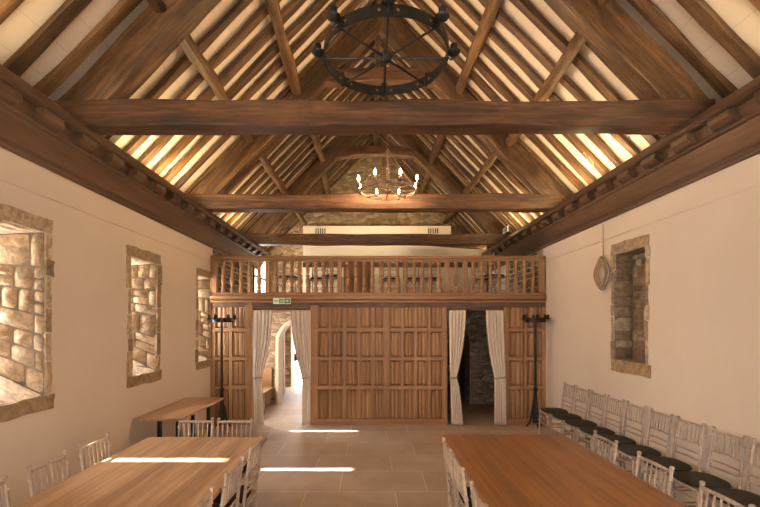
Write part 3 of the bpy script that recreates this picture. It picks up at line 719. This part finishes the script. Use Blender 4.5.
# ------------------------------------------------------------------ iron chandeliers and candelabra
M_iron2 = plain('glow_paled_iron', (.16,.11,.085), .5, .3)  # iron for the lit ring, bulb glow put into its paler colour
def ring_fixture(name, loc, r, h, lab, cat, lit=False, hang=True, ncup=8, spokes=8, chain_to=7.0, pole=0, rot=0, group=None):
    e = empty(name, loc); tag(e, lab, cat, group); nseg = 48; IR = M_iron2 if lit else M_iron
    m = MB(); rings = []
    for k in range(nseg):
        a = 2*PI*k/nseg; c, s_ = math.cos(a), math.sin(a)
        rings.append([(c*(r-.004),s_*(r-.004),-h/2),(c*(r+.004),s_*(r+.004),-h/2),(c*(r+.004),s_*(r+.004),h/2),(c*(r-.004),s_*(r-.004),h/2)])
    rings.append(rings[0]); m.loft(rings, False); m.build('ring', IR, e)
    if hang:
        m = MB()
        for k in range(spokes*3):                              # diamond cutouts of the band, put in as flat coloured diamonds
            a = 2*PI*(k+.5)/(spokes*3); 
            if k % 3 == 1: continue
            for rr2 in (r-.0055, r+.0055):
                c, s_ = math.cos(a), math.sin(a); tx, ty = -s_, c
                m.add([(c*rr2+tx*q*.013, s_*rr2+ty*q*.013, z) for q, z in ((1,0),(0,.013),(-1,0),(0,-.013))], [(0,1,2,3)])
        m.build('diamond_cutout', plain('cutout_tone', (.32,.2,.1), .5, .5), e)
    for k in range(spokes if hang else 4):
        a = 2*PI*k/(spokes if hang else 4)+(0 if hang else PI/4)
        m = MB(); m.tube([(0,0,-h*.2),(math.cos(a)*r,math.sin(a)*r,-h*.2)], .008, 6); m.build('spoke', IR, e, True)
    m = MB(); m.lathe([(.01,-.045),(.03,-.035),(.045,-.01),(.045,.01),(.02,.03),(.01,.05)], n=14); m.build('hub', IR, e, True)
    for k in range(ncup):
        a = 2*PI*k/ncup+rot; c, s_ = math.cos(a), math.sin(a); R2 = r+.05; q_ = 1.0 if lit else 1.45
        m = MB(); m.tube([(c*(r+.004),s_*(r+.004),-.01),(c*(r+.03),s_*(r+.03),-.028),(c*R2,s_*R2,-.01),(c*R2,s_*R2,.02)], .006, 6)
        m.lathe([(a_*q_,b2*q_) for a_,b2 in [(.008,.0),(.030,.014),(.034,.022),(.012,.024),(.016,.03),(.018,.06),(.013,.062)]], (c*R2,s_*R2,0), 10)
        cp = m.build('candle_cup', IR, e, True)
        m = MB(); m.lathe([(.0115*q_,.055*q_),(.0115*q_,.085),(.006,.10)], (c*R2,s_*R2,0), 8); m.build('candle', M_ivory if lit else IR, cp, True)
        if lit:
            m = MB(); m.lathe([(.004,.09),(.018,.104),(.021,.122),(.012,.15),(.002,.175)], (c*R2,s_*R2,0), 10); m.build('flame_bulb', M_flame, cp, True)
            ld = bpy.data.lights.new('flame_light', 'POINT'); ld.energy = 5.5; ld.color = (1,.60,.30); ld.shadow_soft_size = .02
            lo = bpy.data.objects.new('flame_light', ld); col.objects.link(lo); lo.location = Vector(loc)+Vector((c*R2,s_*R2,.20))
    if hang:
        m = MB(); top = .62
        for k in range(4):
            a = PI/2*k; p0 = Vector((math.cos(a)*r, math.sin(a)*r, h/2)); p1 = Vector((0,0,top)); n = 22
            for q in range(n):
                A = p0.lerp(p1,(q+.1)/n); Bp = p0.lerp(p1,(q+.9)/n); d = (Bp-A); sd = d.cross(Vector((0,0,1)) if q % 2 else Vector((math.cos(a),math.sin(a),0))+Vector((0,0,.01))).normalized()*.006
                m.tube([A-sd, A.lerp(Bp,.5)-sd*1.6, Bp-sd, Bp+sd, A.lerp(Bp,.5)+sd*1.6, A+sd, A-sd], .0022, 5)
        L_ = chain_to-loc[2]; n = int((L_-top)/.035)
        for q in range(n):
            z = top+q*.035; sd = Vector((.006,0,0)) if q % 2 else Vector((0,.006,0))
            m.tube([Vector((0,0,z))-sd, Vector((0,0,z+.02))-sd*1.3, Vector((0,0,z+.04))-sd, Vector((0,0,z+.04))+sd, Vector((0,0,z+.02))+sd*1.3, Vector((0,0,z))+sd, Vector((0,0,z))-sd], .0026, 5)
        m.build('chain', IR, e, True)
    return e
ring_fixture('iron_chandelier', (.112,3.10,3.85), .458, .075, 'unlit black iron wheel chandelier with diamond cutouts, nearest the camera', 'chandelier', chain_to=6.88)
ring_fixture('iron_chandelier', (.245,6.08,3.80), .40, .045, 'lit iron ring chandelier with glowing candle bulbs before the middle tie beam', 'chandelier', lit=True, chain_to=6.88, ncup=8, rot=.35)
def candelabra(x, y, lab):
    e = ring_fixture('floor_candelabra', (x,y,1.92), .165, .08, lab, 'candelabra', hang=False, ncup=6, rot=.3)
    m = MB(); m.lathe([(.02,-.03),(.022,-.3),(.022,-1.2),(.04,-1.22),(.04,-1.25),(.026,-1.27),(.045,-1.6),(.055,-1.72),(.05,-1.82),(.01,-1.84)], n=10); m.build('pole', M_iron, e, True)
    for k in range(3):
        a = 2*PI*k/3+.5; c, s_ = math.cos(a), math.sin(a)
        m = MB(); m.tube([(c*.02,s_*.02,-1.45),(c*.06,s_*.06,-1.62),(c*.075,s_*.075,-1.74),(c*.10,s_*.10,-1.83),(c*.14,s_*.14,-1.89),(c*.16,s_*.16,-1.902)], [.014,.016,.018,.018,.016,.012], 8); m.build('foot', M_iron, e, True)
candelabra(PX(221.7,7.35), 7.35, 'black iron floor candelabra before the left screen section, by the window wall')
candelabra(PX(535.5,7.38), 7.38, 'black iron floor candelabra before the right screen section, by the wall chairs')

# rope hank on the right wall and cable looped at the roof
X = XR-.02; Yk = 5.72; pts = []
m = MB()
for q in range(9):
    r1 = R.uniform(.09,.19); h1 = R.uniform(.15,.24); cy = R.uniform(-.03,.03)
    m.tube([(-.02-.05*(q%4)/3*math.sin(PI*t/22), cy+r1*math.copysign(abs(math.cos(t*2*PI/22))**1.7,math.cos(t*2*PI/22)), h1*math.copysign(abs(math.sin(t*2*PI/22))**1.3,math.sin(t*2*PI/22))-.02) for t in range(23)], .008, 6)
o = m.build('rope_hank', M_rope, None, True); o.location = (X, Yk, CAMZ+ (324-272)*Yk/F); tag(o, 'coiled rope hank hanging on the right wall beside the blocked window', 'rope')
m = MB(); m.tube([(X,Yk,2.68),(X-.005,Yk-.01,2.9),(X-.02,Yk-.03,3.22)], .006, 6); m.v = [(v[0]-X,v[1]-Yk,v[2]-o.location.z) for v in m.v]; m.build('hanging_cord', M_rope, o, True)
m = MB(); m.tube([(0,0,0),(-.04,-.02,.1),(-.07,0,.22),(-.11,.03,.28),(-.07,.06,.30),(-.03,.03,.22),(-.05,0,.14),(-.16,.02,.34)], .007, 6)
o = m.build('looped_cable', M_ivory, None, True); o.location = (2.91, 5.35, 3.73); tag(o, 'pale looped cable hanging from the rafters above the right cornice', 'cable')

# ------------------------------------------------------------------ light
def area(loc, rot, sx, sy, e, c, spread=PI):
    d = bpy.data.lights.new('area', 'AREA'); d.shape = 'RECTANGLE'; d.size = sx; d.size_y = sy; d.energy = e; d.color = c; d.spread = spread
    o = bpy.data.objects.new('daylight_fill', d); col.objects.link(o); o.location = loc; o.rotation_euler = rot; return o
d = bpy.data.lights.new('sun', 'SUN'); d.energy = 30; d.angle = .018; d.color = (1,.90,.78)
o = bpy.data.objects.new('sun', d); col.objects.link(o); o.rotation_euler = Vector((1,0,-.77)).to_track_quat('-Z','Y').to_euler()
area((-1.05,YB-.1,1.85), (PI/2,0,PI), 1.6, 2.0, 1900, (1,.94,.86))     # added soft fill in the unseen end-wall openings (aimed +y)
area((1.35,YB-.1,1.85), (PI/2,0,PI), 1.6, 2.0, 950, (1,.93,.84))
for x, y, s_ in ((-1.05,YB-.1,1),(1.35,YB-.1,1)): pass
for sg, X in ((1,-2.8),(-1,3.06)):                                     # uplighters lying on the cornices
    for y in (2.2,5.65,8.3,10.9 if sg > 0 else 10.6):
        l = area((X+sg*.06, y, 3.730), (0, PI+sg*.5, 0), .08, 1.4 if y < 10 else .5, (22 if y < 3 else 20) if y < 10 else 4, (1,.72,.36)); l.name = 'warm_uplight'
area((-1.8,YG+.7,1.2), (-PI/2,0,0), 1.1, 2.0, 18, (1,.95,.88))         # daylight at the open passage door, aimed -y
for a, b_, c in WIN: area((XO+.03,c,(SZ0+SZ1)/2), (0,-PI/2,0), SZ1-SZ0, SW*2, 14, (1,.95,.88))  # sky through each slit
area((XL+.05,8.5,1.3), (0,-PI/2,0), 1.2, .5, 28, (1,.88,.74))            # added fill brightening the passage, no window built here
l = area((XC,9.9,4.1), (PI*.72,0,0), 2.5, .1, 15, (1,.80,.52)); l.name = 'warm_uplight'   # added warm fill above the far tie beam, aimed at the gable
area((XL+.06,10.9,3.05), (0,-PI/2,0), 1.0, 1.0, 28, (1,.92,.8))            # daylight of the gallery window
w = bpy.data.worlds.new('world'); bpy.context.scene.world = w; w.use_nodes = True
w.node_tree.nodes['Background'].inputs[0].default_value = (.95,.95,1,1); w.node_tree.nodes['Background'].inputs[1].default_value = 2.5

# ------------------------------------------------------------------ camera
cd = bpy.data.cameras.new('camera'); cd.sensor_width = 36; cd.lens = F/760*36; cd.shift_x = 9/760; cd.shift_y = (324-253.5)/760; cd.clip_start = .05
co = bpy.data.objects.new('camera', cd); col.objects.link(co); co.location = (0,0,CAMZ); co.rotation_euler = (PI/2,0,0)
sc = bpy.context.scene; sc.camera = co
sc.view_settings.view_transform = 'Standard'; sc.view_settings.look = 'None'; sc.view_settings.gamma = 1; sc.view_settings.exposure = 1.22
sc.cycles.use_denoising = True; sc.cycles.max_bounces = 8; sc.cycles.diffuse_bounces = 5; sc.cycles.sample_clamp_indirect = 6
